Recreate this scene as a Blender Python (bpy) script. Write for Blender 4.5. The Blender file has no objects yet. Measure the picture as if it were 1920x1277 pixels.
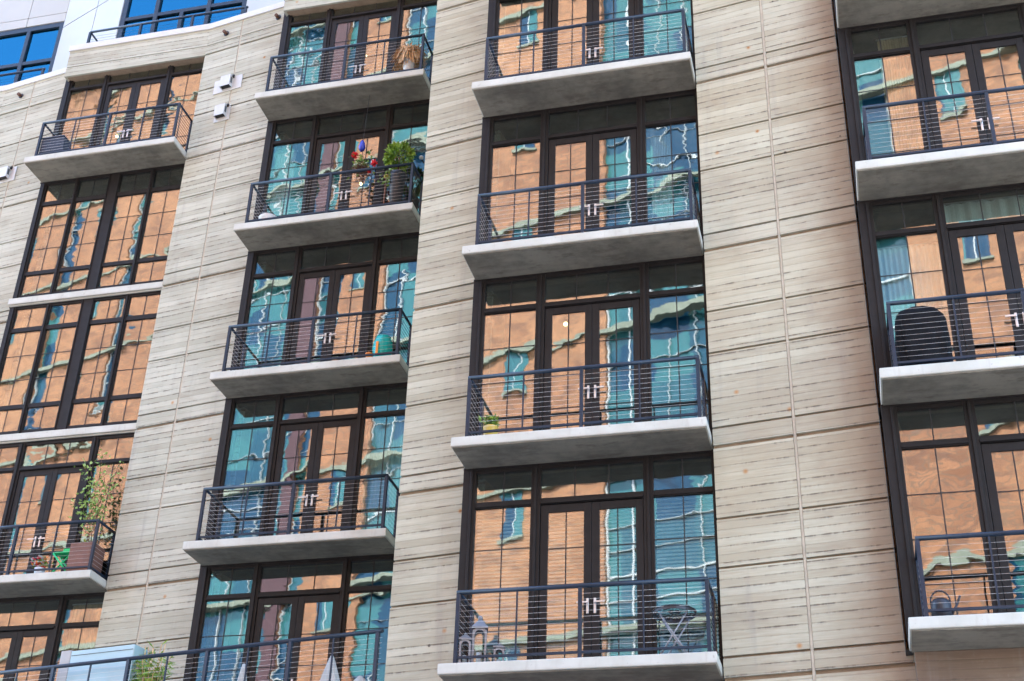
import bpy, math, random
from mathutils import Matrix, Vector
R = math.radians
random.seed(7)
SC = bpy.context.scene
COL = SC.collection

# ------------------------------------------------------------------ camera, sky, sun, exposure
EYE = 1.6                                   # camera height above the street
cam_d = bpy.data.cameras.new("camera")
cam = bpy.data.objects.new("camera", cam_d)
COL.objects.link(cam)
PITCH, ROLL = R(30.003), R(2.044)
fw = Vector((0, math.cos(PITCH), math.sin(PITCH)))
up0 = Vector((0, -math.sin(PITCH), math.cos(PITCH)))
ri0 = Vector((1, 0, 0))
ri = math.cos(ROLL) * ri0 + math.sin(ROLL) * up0
up = -math.sin(ROLL) * ri0 + math.cos(ROLL) * up0
cam.matrix_world = Matrix(((ri.x, up.x, -fw.x, 0), (ri.y, up.y, -fw.y, 0), (ri.z, up.z, -fw.z, EYE), (0, 0, 0, 1)))
cam_d.sensor_width = 36
cam_d.lens = 2588.3 / 1920 * 36
cam_d.clip_end = 2000
SC.camera = cam

SUN_ELEV, SUN_AZ = 50, 14                   # degrees; azimuth clockwise from +Y (behind the facade)
world = bpy.data.worlds.new("World")
SC.world = world
world.use_nodes = True
nt = world.node_tree
sky = nt.nodes.new("ShaderNodeTexSky")
sky.sky_type = 'NISHITA'
sky.sun_disc = False
sky.sun_elevation = R(SUN_ELEV)
sky.sun_rotation = R(SUN_AZ)
nt.links.new(sky.outputs[0], nt.nodes["Background"].inputs[0])
nt.nodes["Background"].inputs[1].default_value = 0.15
sun_d = bpy.data.lights.new("sun", 'SUN')
sun_d.energy = 2.0
sun_d.angle = R(0.5)
sun_d.color = (1.0, 0.94, 0.86)
sun = bpy.data.objects.new("sun", sun_d)
COL.objects.link(sun)
sd = Vector((math.sin(R(SUN_AZ)) * math.cos(R(SUN_ELEV)), math.cos(R(SUN_AZ)) * math.cos(R(SUN_ELEV)), math.sin(R(SUN_ELEV))))
sun.rotation_euler = sd.to_track_quat('Z', 'Y').to_euler()
sun.location = sd * 80
SC.view_settings.view_transform = 'Standard'
SC.view_settings.look = 'None'
SC.view_settings.exposure = 3.54
SC.cycles.max_bounces = 8
SC.cycles.transparent_max_bounces = 16
SC.cycles.caustics_reflective = False
SC.cycles.use_denoising = True

# ------------------------------------------------------------------ materials
def mat_new(name):
    m = bpy.data.materials.new(name)
    m.use_nodes = True
    t = m.node_tree
    return m, t, t.nodes["Principled BSDF"]

class NB:
    """small node builder"""
    def __init__(s, t): s.t = t
    def n(s, kind, **kw):
        x = s.t.nodes.new(kind)
        for k, v in kw.items(): setattr(x, k, v)
        return x
    def link(s, a, b): s.t.links.new(a, b)
    def put(s, sock, v):
        if isinstance(v, bpy.types.NodeSocket): s.t.links.new(v, sock)
        else: sock.default_value = v
    def math(s, op, a, b=0.0, c=None, clamp=False):
        x = s.n("ShaderNodeMath", operation=op); x.use_clamp = clamp
        s.put(x.inputs[0], a); s.put(x.inputs[1], b)
        if c is not None: s.put(x.inputs[2], c)
        return x.outputs[0]
    def vmath(s, op, a, b=None):
        x = s.n("ShaderNodeVectorMath", operation=op)
        s.put(x.inputs[0], a)
        if b is not None:
            if op == 'SCALE': s.put(x.inputs[3], b)
            else: s.put(x.inputs[1], b)
        return x.outputs[0]
    def noise(s, vec, scale, detail=2.0, rough=0.5, dim='3D'):
        x = s.n("ShaderNodeTexNoise"); x.noise_dimensions = dim
        s.put(x.inputs["Vector"], vec)
        x.inputs["Scale"].default_value = scale; x.inputs["Detail"].default_value = detail; x.inputs["Roughness"].default_value = rough
        return x
    def ramp(s, v, a, b):          # smooth 0..1 between a and b
        x = s.n("ShaderNodeMapRange"); x.interpolation_type = 'SMOOTHSTEP'
        s.put(x.inputs[0], v); x.inputs[1].default_value = a; x.inputs[2].default_value = b
        return x.outputs[0]
    def mix(s, f, a, b, mode='MIX'):
        x = s.n("ShaderNodeMix", data_type='RGBA', blend_type=mode)
        s.put(x.inputs[0], f); s.put(x.inputs[6], a); s.put(x.inputs[7], b)
        return x.outputs[2]
    def xyz(s, v):
        x = s.n("ShaderNodeSeparateXYZ"); s.put(x.inputs[0], v); return x.outputs
    def cxyz(s, x, y, z):
        c = s.n("ShaderNodeCombineXYZ")
        s.put(c.inputs[0], x); s.put(c.inputs[1], y); s.put(c.inputs[2], z); return c.outputs[0]
    def objco(s): return s.n("ShaderNodeTexCoord").outputs["Object"]

def c4(r, g, b): return (r, g, b, 1.0)

def plain(name, col, rough=0.5, metal=0.0, var=0.12, scale=6.0, bump=0.0, spec=0.5):
    m, t, p = mat_new(name); b = NB(t)
    co = b.objco()
    n = b.noise(co, scale, 4.0, 0.6).outputs[0]
    f = b.ramp(n, 0.3, 0.7)
    p.inputs["Base Color"].default_value = c4(*col)
    b.link(b.mix(f, c4(*[x * (1 - var) for x in col]), c4(*[min(1, x * (1 + var)) for x in col])), p.inputs["Base Color"])
    p.inputs["Roughness"].default_value = rough
    p.inputs["Metallic"].default_value = metal
    p.inputs["Specular IOR Level"].default_value = spec
    if bump:
        bp = b.n("ShaderNodeBump"); bp.inputs["Strength"].default_value = 1.0; bp.inputs["Distance"].default_value = bump
        b.link(b.noise(co, scale * 6, 4).outputs[0], bp.inputs["Height"]); b.link(bp.outputs[0], p.inputs["Normal"])
    return m

def concrete_boards(name, tone=(0.52, 0.51, 0.405), tone2=(0.385, 0.365, 0.275), stain=None, board=0.125):
    """board-marked concrete: broken dark joints between boards, one tone per board, grain, streaks, rust spots"""
    m, t, p = mat_new(name); b = NB(t)
    co = b.objco(); x, y, z = b.xyz(co)
    rnd = b.n("ShaderNodeObjectInfo").outputs["Random"]
    off = b.math('MULTIPLY', rnd, 37.0)
    wob = b.math('MULTIPLY', b.math('SUBTRACT', b.noise(b.cxyz(b.math('MULTIPLY', x, 2.2), off, z), 1.0, 3).outputs[0], 0.5), 0.014)
    zz = b.math('DIVIDE', b.math('ADD', z, wob), board)
    idx = b.math('FLOOR', zz)
    fr = b.math('FRACT', zz)
    d = b.math('MINIMUM', fr, b.math('SUBTRACT', 1.0, fr))
    # which stretch of each joint is open
    side = b.math('ADD', idx, b.math('GREATER_THAN', fr, 0.5))
    jn = b.noise(b.cxyz(b.math('MULTIPLY', x, 1.6), b.math('MULTIPLY', side, 5.37), off), 1.0, 5.0, 0.72).outputs[0]
    lane = b.n('ShaderNodeTexWhiteNoise', noise_dimensions='2D'); b.put(lane.inputs[0], b.cxyz(b.math('MULTIPLY', side, 1.7), off, 0.0))
    jstr = b.ramp(b.math('ADD', jn, b.math('MULTIPLY', b.math('SUBTRACT', lane.outputs[0], 0.5), 0.22)), 0.45, 0.62)
    crumb = b.noise(b.cxyz(b.math('MULTIPLY', x, 9.0), b.math('MULTIPLY', side, 2.3), off), 1.0, 3.0, 0.7).outputs[0]
    jstr = b.math('MULTIPLY', jstr, b.ramp(crumb, 0.34, 0.56))
    jn2 = b.noise(b.cxyz(b.math('MULTIPLY', x, 14.0), b.math('MULTIPLY', side, 3.11), off), 1.0, 2.0).outputs[0]
    width = b.math('MULTIPLY_ADD', jn2, 0.17, 0.035)
    line = b.math('MULTIPLY', b.math('SUBTRACT', 1.0, b.math('DIVIDE', d, width), clamp=True), b.math('MULTIPLY_ADD', jstr, 0.95, 0.27), clamp=True)
    wn = b.n("ShaderNodeTexWhiteNoise", noise_dimensions='2D')
    b.put(wn.inputs[0], b.cxyz(idx, off, 0.0))
    big = b.noise(b.vmath('ADD', co, b.cxyz(off, 0.0, off)), 0.55, 4.0, 0.6).outputs[0]
    grain = b.noise(b.cxyz(b.math('MULTIPLY', x, 2.2), b.math('ADD', y, off), b.math('MULTIPLY', z, 34.0)), 1.0, 4.0, 0.6).outputs[0]
    fine = b.noise(co, 24.0, 4.0, 0.7).outputs[0]
    f = b.math('ADD', b.math('MULTIPLY', big, 0.9), b.math('MULTIPLY', b.math('SUBTRACT', wn.outputs[0], 0.5), 0.34))
    f = b.math('ADD', f, b.math('MULTIPLY', b.math('SUBTRACT', grain, 0.5), 0.55))
    f = b.ramp(f, 0.22, 0.72)
    col = b.mix(f, c4(*tone2), c4(*tone))
    col = b.mix(b.math('MULTIPLY', b.ramp(fine, 0.55, 0.75), 0.18), col, c4(0.30, 0.27, 0.24))
    pt = b.noise(b.cxyz(b.math('ADD', b.math('MULTIPLY', x, 0.8), off), y, b.math('MULTIPLY', z, 2.6)), 1.0, 5.0, 0.65).outputs[0]
    col = b.mix(b.math('MULTIPLY', b.ramp(pt, 0.5, 0.72), 0.42), col, c4(0.29, 0.255, 0.195))
    below = b.ramp(fr, 1.0, 0.55)
    col = b.mix(b.math('MULTIPLY', b.math('MULTIPLY', b.math('SUBTRACT', 1.0, below), jstr), 0.24), col, c4(0.27, 0.22, 0.17))
    # water streaks
    st = b.noise(b.cxyz(b.math('MULTIPLY', x, 5.0), off, b.math('MULTIPLY', z, 0.35)), 1.0, 4.0, 0.6).outputs[0]
    col = b.mix(b.math('MULTIPLY', b.ramp(st, 0.55, 0.8), 0.35), col, c4(0.27, 0.255, 0.24))
    if stain:
        x0, x1, amt, scol = stain
        sn = b.noise(b.vmath('ADD', co, (11.0, 3.0, 5.0)), 1.3, 4.0, 0.6).outputs[0]
        sf = b.ramp(b.math('ADD', x, b.math('MULTIPLY', b.math('SUBTRACT', sn, 0.5), 1.1)), x0, x1)
        col = b.mix(b.math('MULTIPLY', sf, amt), col, c4(*scol))
    # small air holes and rust marks
    vo = b.n("ShaderNodeTexVoronoi"); b.put(vo.inputs["Vector"], b.cxyz(b.math('ADD', x, off), 0.0, z)); vo.inputs["Scale"].default_value = 2.2
    pick = b.xyz(vo.outputs["Color"])
    spot = b.math('MULTIPLY', b.math('LESS_THAN', vo.outputs["Distance"], 0.055), b.math('GREATER_THAN', pick[0], 0.82))
    col = b.mix(b.math('MULTIPLY', spot, 0.75), col, c4(0.075, 0.06, 0.05))
    rust = b.math('MULTIPLY', b.ramp(b.math('SUBTRACT', 0.13, vo.outputs["Distance"]), 0.0, 0.12), b.math('GREATER_THAN', pick[1], 0.955))
    col = b.mix(b.math('MULTIPLY', rust, 0.8), col, c4(0.45, 0.2, 0.05))
    col = b.mix(b.math('MULTIPLY', line, 0.70), col, c4(0.085, 0.068, 0.055))
    b.link(col, p.inputs["Base Color"])
    p.inputs["Roughness"].default_value = 0.85
    p.inputs["Specular IOR Level"].default_value = 0.25
    h = b.math('MULTIPLY', wn.outputs[0], 0.006)
    h = b.math('SUBTRACT', h, b.math('MULTIPLY', line, 0.012))
    h = b.math('ADD', h, b.math('MULTIPLY', grain, 0.004))
    bp = b.n("ShaderNodeBump"); bp.inputs["Strength"].default_value = 0.8; bp.inputs["Distance"].default_value = 1.0
    b.link(h, bp.inputs["Height"]); b.link(bp.outputs[0], p.inputs["Normal"])
    return m

def soffit_mat():
    m, t, p = mat_new("cast_soffit"); b = NB(t)
    co = b.objco(); rnd = b.n("ShaderNodeObjectInfo").outputs["Random"]
    co = b.vmath('ADD', co, b.cxyz(b.math('MULTIPLY', rnd, 50.0), 0.0, 0.0))
    n1 = b.noise(co, 1.1, 5, 0.62).outputs[0]
    n2 = b.noise(co, 7.0, 4, 0.6).outputs[0]
    x, y, z = b.xyz(co)
    n3 = b.noise(b.cxyz(b.math('MULTIPLY', x, 0.5), b.math('MULTIPLY', y, 5.0), 0.0), 2.0, 3).outputs[0]
    f = b.ramp(b.math('ADD', b.math('MULTIPLY', n1, 0.6), b.math('ADD', b.math('MULTIPLY', n2, 0.25), b.math('MULTIPLY', n3, 0.2))), 0.38, 0.68)
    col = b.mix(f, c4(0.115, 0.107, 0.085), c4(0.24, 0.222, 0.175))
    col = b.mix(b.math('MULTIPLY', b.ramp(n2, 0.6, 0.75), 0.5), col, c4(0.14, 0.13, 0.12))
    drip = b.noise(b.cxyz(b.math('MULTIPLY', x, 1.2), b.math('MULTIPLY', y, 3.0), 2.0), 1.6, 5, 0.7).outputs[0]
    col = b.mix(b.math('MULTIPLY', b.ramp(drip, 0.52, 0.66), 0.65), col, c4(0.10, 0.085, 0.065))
    b.link(col, p.inputs["Base Color"]); p.inputs["Roughness"].default_value = 0.8
    return m

def fascia_mat():
    """painted slab edge: off-white with thin dirt runs, a grimy lower arris and chips"""
    m, t, p = mat_new("white_slab_edge"); b = NB(t)
    rnd = b.n("ShaderNodeObjectInfo").outputs["Random"]
    co = b.vmath('ADD', b.objco(), b.cxyz(b.math('MULTIPLY', rnd, 40.0), 0.0, 0.0)); x, y, z = b.xyz(co)
    n = b.noise(co, 1.4, 4, 0.6).outputs[0]
    run = b.noise(b.cxyz(b.math('MULTIPLY', b.math('ADD', x, y), 7.0), 0.0, b.math('MULTIPLY', z, 0.8)), 1.0, 5, 0.7).outputs[0]
    chip = b.noise(co, 16.0, 3, 0.6).outputs[0]
    col = b.mix(b.ramp(n, 0.3, 0.7), c4(0.46, 0.465, 0.41), c4(0.56, 0.57, 0.52))
    col = b.mix(b.math('MULTIPLY', b.ramp(run, 0.52, 0.75), 0.45), col, c4(0.33, 0.30, 0.25))
    low = b.math('MULTIPLY', b.ramp(b.math('ADD', z, b.math('MULTIPLY', run, 0.08)), -0.06, -0.12), 0.35)
    col = b.mix(low, col, c4(0.36, 0.33, 0.28))
    col = b.mix(b.math('MULTIPLY', b.ramp(chip, 0.66, 0.72), 0.5), col, c4(0.28, 0.26, 0.23))
    b.link(col, p.inputs["Base Color"]); p.inputs["Roughness"].default_value = 0.6
    return m

def glass(name, tint=(0.80, 0.83, 0.83), through=(0.74, 0.82, 0.81), refl=0.235, amp=0.0125, scale=2.6, pillow=0.012):
    """coated double glazing whose sheets are slightly wavy, so what it mirrors bends"""
    m, t, p = mat_new(name); b = NB(t)
    t.nodes.remove(p)
    out = t.nodes["Material Output"]
    tc = b.n("ShaderNodeTexCoord")
    oi = b.n("ShaderNodeObjectInfo").outputs["Random"]
    geo = b.n("ShaderNodeNewGeometry")
    x, y, z = b.xyz(tc.outputs["Object"])
    off = b.math('MULTIPLY', oi, 91.0)
    v = b.cxyz(b.math('ADD', x, off), off, b.math('ADD', z, b.math('MULTIPLY', oi, 53.0)))
    sep = b.n('ShaderNodeTexWhiteNoise', noise_dimensions='1D'); b.put(sep.inputs['W'], b.math('MULTIPLY', oi, 331.0))
    k = b.math('MULTIPLY_ADD', b.math('POWER', sep.outputs[0], 1.6), 1.5, 0.3)
    n1 = b.noise(v, scale, 1.5, 0.45).outputs["Color"]
    v2 = b.cxyz(b.math('MULTIPLY', b.math('ADD', x, off), 0.5), off, b.math('MULTIPLY', z, 2.4))
    n2 = b.noise(v2, 4.5, 1.0, 0.4).outputs["Color"]
    d = b.vmath('SCALE', b.vmath('SUBTRACT', n1, (0.5, 0.5, 0.5)), amp)
    d = b.vmath('ADD', d, b.vmath('SCALE', b.vmath('SUBTRACT', n2, (0.5, 0.5, 0.5)), amp * 0.45))
    n3 = b.noise(v, 9.0, 2.0, 0.5).outputs['Color']
    d = b.vmath('ADD', d, b.vmath('SCALE', b.vmath('SUBTRACT', n3, (0.5, 0.5, 0.5)), amp * 0.22))
    gx, gy, gz = b.xyz(tc.outputs["Generated"])
    pw = b.math('MULTIPLY', b.math('SUBTRACT', oi, 0.35), pillow)
    def edge(g):
        q = b.math('SUBTRACT', b.math('MULTIPLY', g, 2.0), 1.0)
        return b.math('MULTIPLY', b.math('POWER', b.math('ABSOLUTE', q), 3.0), b.math('SIGN', q))
    d = b.vmath('ADD', d, b.cxyz(b.math('MULTIPLY', edge(gx), pw), 0.0, b.math('MULTIPLY', edge(gz), pw)))
    d = b.vmath('SCALE', d, k)
    nn = b.vmath('NORMALIZE', b.vmath('ADD', geo.outputs["Normal"], d))
    g = b.n("ShaderNodeBsdfGlossy"); g.inputs["Roughness"].default_value = 0.012; g.inputs["Color"].default_value = c4(*tint)
    b.link(nn, g.inputs["Normal"])
    tr = b.n("ShaderNodeBsdfTransparent"); tr.inputs["Color"].default_value = c4(*through)
    mx = b.n("ShaderNodeMixShader"); mx.inputs[0].default_value = refl
    b.link(tr.outputs[0], mx.inputs[1]); b.link(g.outputs[0], mx.inputs[2]); b.link(mx.outputs[0], out.inputs["Surface"])
    return m

def brick_mat():
    m, t, p = mat_new("orange_brick"); b = NB(t)
    co = b.objco(); x, y, z = b.xyz(co)
    bt = b.n("ShaderNodeTexBrick")
    b.put(bt.inputs["Vector"], b.cxyz(b.math('ADD', x, y), z, 0.0))
    bt.inputs["Scale"].default_value = 1.0
    bt.inputs["Brick Width"].default_value = 0.66; bt.inputs["Row Height"].default_value = 0.22; bt.inputs["Mortar Size"].default_value = 0.024
    bt.inputs["Color1"].default_value = c4(0.31, 0.130, 0.060); bt.inputs["Color2"].default_value = c4(0.18, 0.068, 0.030); bt.inputs["Mortar"].default_value = c4(0.14, 0.08, 0.05)
    n = b.noise(co, 0.12, 5, 0.6).outputs[0]
    col = b.mix(b.ramp(n, 0.35, 0.7), bt.outputs[0], c4(0.37, 0.175, 0.082))
    col = b.mix(0.55, bt.outputs[0], col)
    mo = b.noise(b.cxyz(b.math('MULTIPLY', x, 0.9), y, b.math('MULTIPLY', z, 1.6)), 1.0, 5, 0.7).outputs[0]
    col = b.mix(b.math('MULTIPLY', b.ramp(mo, 0.48, 0.64), 0.72), col, c4(0.13, 0.058, 0.034))
    b.link(col, p.inputs["Base Color"]); p.inputs["Roughness"].default_value = 0.85
    return m

def teal_mat():
    m, t, p = mat_new("teal_glazing"); b = NB(t)
    co = b.objco(); x, y, z = b.xyz(co)
    wn = b.n("ShaderNodeTexWhiteNoise", noise_dimensions='3D')
    b.put(wn.inputs[0], b.cxyz(b.math('FLOOR', b.math('DIVIDE', x, 1.5)), 0.0, b.math('FLOOR', b.math('DIVIDE', z, 1.95))))
    f = wn.outputs[0]
    col = b.mix(b.ramp(f, 0.2, 0.75), c4(0.004, 0.03, 0.06), c4(0.03, 0.115, 0.115))
    b.link(col, p.inputs["Base Color"]); p.inputs["Roughness"].default_value = 0.06; p.inputs["Specular IOR Level"].default_value = 0.5
    bp = b.n("ShaderNodeBump"); bp.inputs["Strength"].default_value = 1.0; bp.inputs["Distance"].default_value = 0.16
    b.link(b.noise(b.cxyz(b.math('MULTIPLY', x, 0.8), y, b.math('MULTIPLY', z, 0.45)), 1.0, 3.0, 0.5).outputs[0], bp.inputs["Height"]); b.link(bp.outputs[0], p.inputs["Normal"])
    return m

def fabric(name, col, fold_shade=14.0):
    m, t, p = mat_new(name); b = NB(t)
    co = b.objco(); x, y, z = b.xyz(co)
    n = b.noise(b.cxyz(b.math('MULTIPLY', x, fold_shade), 0.0, b.math('MULTIPLY', z, 0.5)), 1.0, 3).outputs[0]  # upright stripes: fold shading painted into the cloth colour
    b.link(b.mix(b.ramp(n, 0.35, 0.65), c4(*[q * 0.8 for q in col]), c4(*col)), p.inputs["Base Color"])
    p.inputs["Roughness"].default_value = 0.9
    return m

def leaf_mat(name, c_a, c_b):
    m, t, p = mat_new(name); b = NB(t)
    co = b.objco()
    n = b.noise(co, 9.0, 3).outputs[0]
    b.link(b.mix(b.ramp(n, 0.35, 0.65), c4(*c_a), c4(*c_b)), p.inputs["Base Color"])
    p.inputs["Roughness"].default_value = 0.55
    return m

def emit_mat(name, col, s):
    m, t, p = mat_new(name)
    p.inputs["Base Color"].default_value = c4(*col)
    p.inputs["Emission Color"].default_value = c4(*col); p.inputs["Emission Strength"].default_value = s
    return m

M = {}
M['board'] = concrete_boards("board_marked_concrete")
M['board_cool'] = concrete_boards("board_marked_concrete_grey", (0.515, 0.515, 0.43), (0.385, 0.38, 0.305))
M['board_stain'] = concrete_boards("board_marked_concrete_stained", (0.52, 0.505, 0.395), (0.40, 0.365, 0.27), (1.25, 2.9, 0.9, (0.27, 0.195, 0.135)))
M['board_shaded'] = concrete_boards("board_marked_concrete_shaded", (0.20, 0.14, 0.10), (0.14, 0.10, 0.075))  # brown concrete, with the shade under the slab painted into its tones
M['joint'] = plain("joint_sealant", (0.44, 0.395, 0.31), 0.8)
M['groove'] = plain("groove_brown_concrete", (0.27, 0.20, 0.135), 0.9)  # brown concrete ground of the grooves
M['soffit'] = soffit_mat()
M['fascia'] = fascia_mat()
M['coping'] = plain("white_coping", (0.56, 0.56, 0.55), 0.5, var=0.03)
M['frame'] = plain("brown_black_window_metal", (0.016, 0.0145, 0.0145), 0.55, var=0.15, spec=0.2)
M['gasket'] = plain("black_gasket", (0.012, 0.012, 0.013), 0.6)
M['rail'] = plain("navy_painted_steel", (0.014, 0.027, 0.048), 0.35, var=0.15, spec=0.35)
M['cable'] = plain("stainless_cable", (0.72, 0.69, 0.66), 0.4, 0.2, var=0.05)
M['handle'] = plain("satin_steel", (0.64, 0.63, 0.62), 0.3, 0.8, var=0.03)
M['glass'] = glass("wavy_coated_glass")
M['glass_top'] = glass("blue_coated_glass", (0.022, 0.135, 0.22), (0.25, 0.35, 0.45), 0.75, 0.03, 0.9, 0.02)
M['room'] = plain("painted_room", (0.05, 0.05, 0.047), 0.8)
M['panel'] = plain("white_metal_panel", (0.42, 0.42, 0.385), 0.4, var=0.03, scale=0.8)
M['seam'] = plain("panel_seam", (0.05, 0.06, 0.07), 0.6)
M['rear'] = plain("rear_render", (0.40, 0.38, 0.35), 0.9, scale=0.6)
M['brick'] = brick_mat()
M['stone'] = plain("pale_green_stone", (0.165, 0.175, 0.13), 0.8, scale=1.0)
M['teal'] = teal_mat()
M['white_trim'] = plain("white_mullion", (0.36, 0.365, 0.36), 0.5, var=0.04)
M['brick_shaded'] = plain("shaded_brick", (0.065, 0.026, 0.03), 0.8, scale=3)  # orange brick lying in shade, the shade painted in as a dark plum
M['blind'] = plain("white_blind_slat", (0.86, 0.84, 0.80), 0.6, var=0.04)
M['curtain'] = fabric("white_curtain", (0.88, 0.88, 0.84))
M['curtain_tan'] = fabric("tan_curtain", (0.80, 0.60, 0.38))
M['asphalt'] = plain("asphalt", (0.05, 0.05, 0.052), 0.9, var=0.25, scale=3)
M['paving'] = plain("grey_paving", (0.30, 0.29, 0.27), 0.85, scale=1.5)
M['kerbstone'] = plain("kerb_concrete", (0.36, 0.35, 0.33), 0.85)

# ------------------------------------------------------------------ mesh builder
class MB:
    def __init__(s): s.v = []; s.f = []; s.m = []; s.sm = []
    def face(s, pts, m=0, smooth=False):
        k = len(s.v); s.v += [tuple(p) for p in pts]; s.f.append(tuple(range(k, k + len(pts)))); s.m.append(m); s.sm.append(smooth)
    def box(s, x0, x1, y0, y1, z0, z1, m=0, xf=None):
        P = [(x, y, z) for z in (z0, z1) for y in (y0, y1) for x in (x0, x1)]
        if xf is not None: P = [tuple(xf @ Vector(q)) for q in P]
        k = len(s.v); s.v += P
        for q in ((0, 2, 3, 1), (4, 5, 7, 6), (0, 1, 5, 4), (2, 6, 7, 3), (0, 4, 6, 2), (1, 3, 7, 5)):
            s.f.append(tuple(k + i for i in q)); s.m.append(m); s.sm.append(False)
    def tube(s, p0, p1, r, n=8, m=0, r1=None, cap=True):
        p0, p1 = Vector(p0), Vector(p1); d = (p1 - p0).normalized()
        a = d.orthogonal().normalized(); b = d.cross(a); r1 = r if r1 is None else r1
        k = len(s.v)
        for (p, rr) in ((p0, r), (p1, r1)):
            for i in range(n):
                t = 2 * math.pi * i / n; s.v.append(tuple(p + (a * math.cos(t) + b * math.sin(t)) * rr))
        for i in range(n):
            j = (i + 1) % n; s.f.append((k + i, k + j, k + n + j, k + n + i)); s.m.append(m); s.sm.append(True)
        if cap:
            s.f.append(tuple(k + i for i in reversed(range(n)))); s.m.append(m); s.sm.append(False)
            s.f.append(tuple(k + n + i for i in range(n))); s.m.append(m); s.sm.append(False)
    def path(s, pts, r, n=6, m=0):
        for a, b in zip(pts[:-1], pts[1:]): s.tube(a, b, r, n, m)
    def lathe(s, prof, n=24, m=0, c=(0, 0, 0), smooth=True, squash=1.0):
        k = len(s.v)
        for r, z in prof:
            for i in range(n):
                t = 2 * math.pi * i / n; s.v.append((c[0] + r * math.cos(t), c[1] + r * math.sin(t) * squash, c[2] + z))
        for a in range(len(prof) - 1):
            for i in range(n):
                j = (i + 1) % n
                s.f.append((k + a * n + i, k + a * n + j, k + (a + 1) * n + j, k + (a + 1) * n + i)); s.m.append(m); s.sm.append(smooth)
    def ball(s, c, r, m=0, n=12, sz=1.0):
        s.lathe([(max(1e-4, r * math.sin(math.pi * i / 8)), -r * sz * math.cos(math.pi * i / 8)) for i in range(9)], n, m, c)
    def leaf(s, p, d, w, l, m=0):
        d = Vector(d).normalized(); a = d.cross(Vector((random.uniform(-1, 1), random.uniform(-1, 1), random.uniform(-1, 1)))).normalized()
        nrm = d.cross(a); p = Vector(p)
        q = [p, p + d * l * 0.45 + a * w * 0.5 + nrm * w * 0.15, p + d * l, p + d * l * 0.45 - a * w * 0.5 + nrm * w * 0.15]
        s.face([q[0], q[1], q[2]], m); s.face([q[0], q[2], q[3]], m)
    def obj(s, name, mats, parent=None, bevel=0.0, loc=None, rotz=None):
        me = bpy.data.meshes.new(name); me.from_pydata(s.v, [], s.f)
        for x in (mats if isinstance(mats, (list, tuple)) else [mats]): me.materials.append(M[x] if isinstance(x, str) else x)
        me.polygons.foreach_set("material_index", s.m); me.polygons.foreach_set("use_smooth", s.sm)
        me.update()
        o = bpy.data.objects.new(name, me); COL.objects.link(o)
        if parent: o.parent = parent
        if loc is not None: o.location = loc
        if rotz is not None: o.rotation_euler = (0, 0, rotz)
        if bevel:
            b = o.modifiers.new("bevel", 'BEVEL'); b.width = bevel; b.segments = 2; b.limit_method = 'ANGLE'; b.angle_limit = R(40)
        return o

def thing(name, label, cat, loc=(0, 0, 0), rotz=0.0, group=None):
    o = bpy.data.objects.new(name, None); COL.objects.link(o); o.empty_display_size = 0.2
    o.location = loc; o.rotation_euler = (0, 0, rotz); o['label'] = label; o['category'] = cat
    if group: o['group'] = group
    return o

def structure(o, kind='structure'): o['kind'] = kind; return o

def copy_tree(o, parent):
    c = o.copy(); COL.objects.link(c); c.parent = parent
    for ch in list(o.children): copy_tree(ch, c)
    return c

# ------------------------------------------------------------------ measured plan of the facade
BAY_ANG = R(-15)
FL = 3.5
def L(n): return 19.694 - FL * (n - 1) + EYE            # slab top of level n (1 = top balcony)
BAYS = {'Z': Vector((-17.236, 29.664)), 'A': Vector((-11.396, 27.034)), 'B': Vector((-5.570, 24.396)), 'C': Vector((-0.612, 19.691)), 'D': Vector((5.253, 17.067))}
E_ = Vector((math.cos(BAY_ANG), math.sin(BAY_ANG)))
N_ = Vector((math.sin(BAY_ANG), -math.cos(BAY_ANG)))    # towards the street
def at(bay, u, v): return BAYS[bay] + E_ * u + N_ * v
BASE = Vector((-3.0, 24.0, 0.0))
building = thing('apartment_building', 'tall pale concrete apartment building of board-marked piers, stacked balconies and dark framed windows', 'building', BASE)
def place(o, xy, z, ang): o.parent = building; o.location = Vector((xy[0], xy[1], z)) - BASE; o.rotation_euler = (0, 0, ang); return o
TOP_SOFFIT = 22.66 + EYE; TOP_GROOVE = 22.95 + EYE; COPE_B = 23.48 + EYE; COPE_T = 23.66 + EYE

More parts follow.
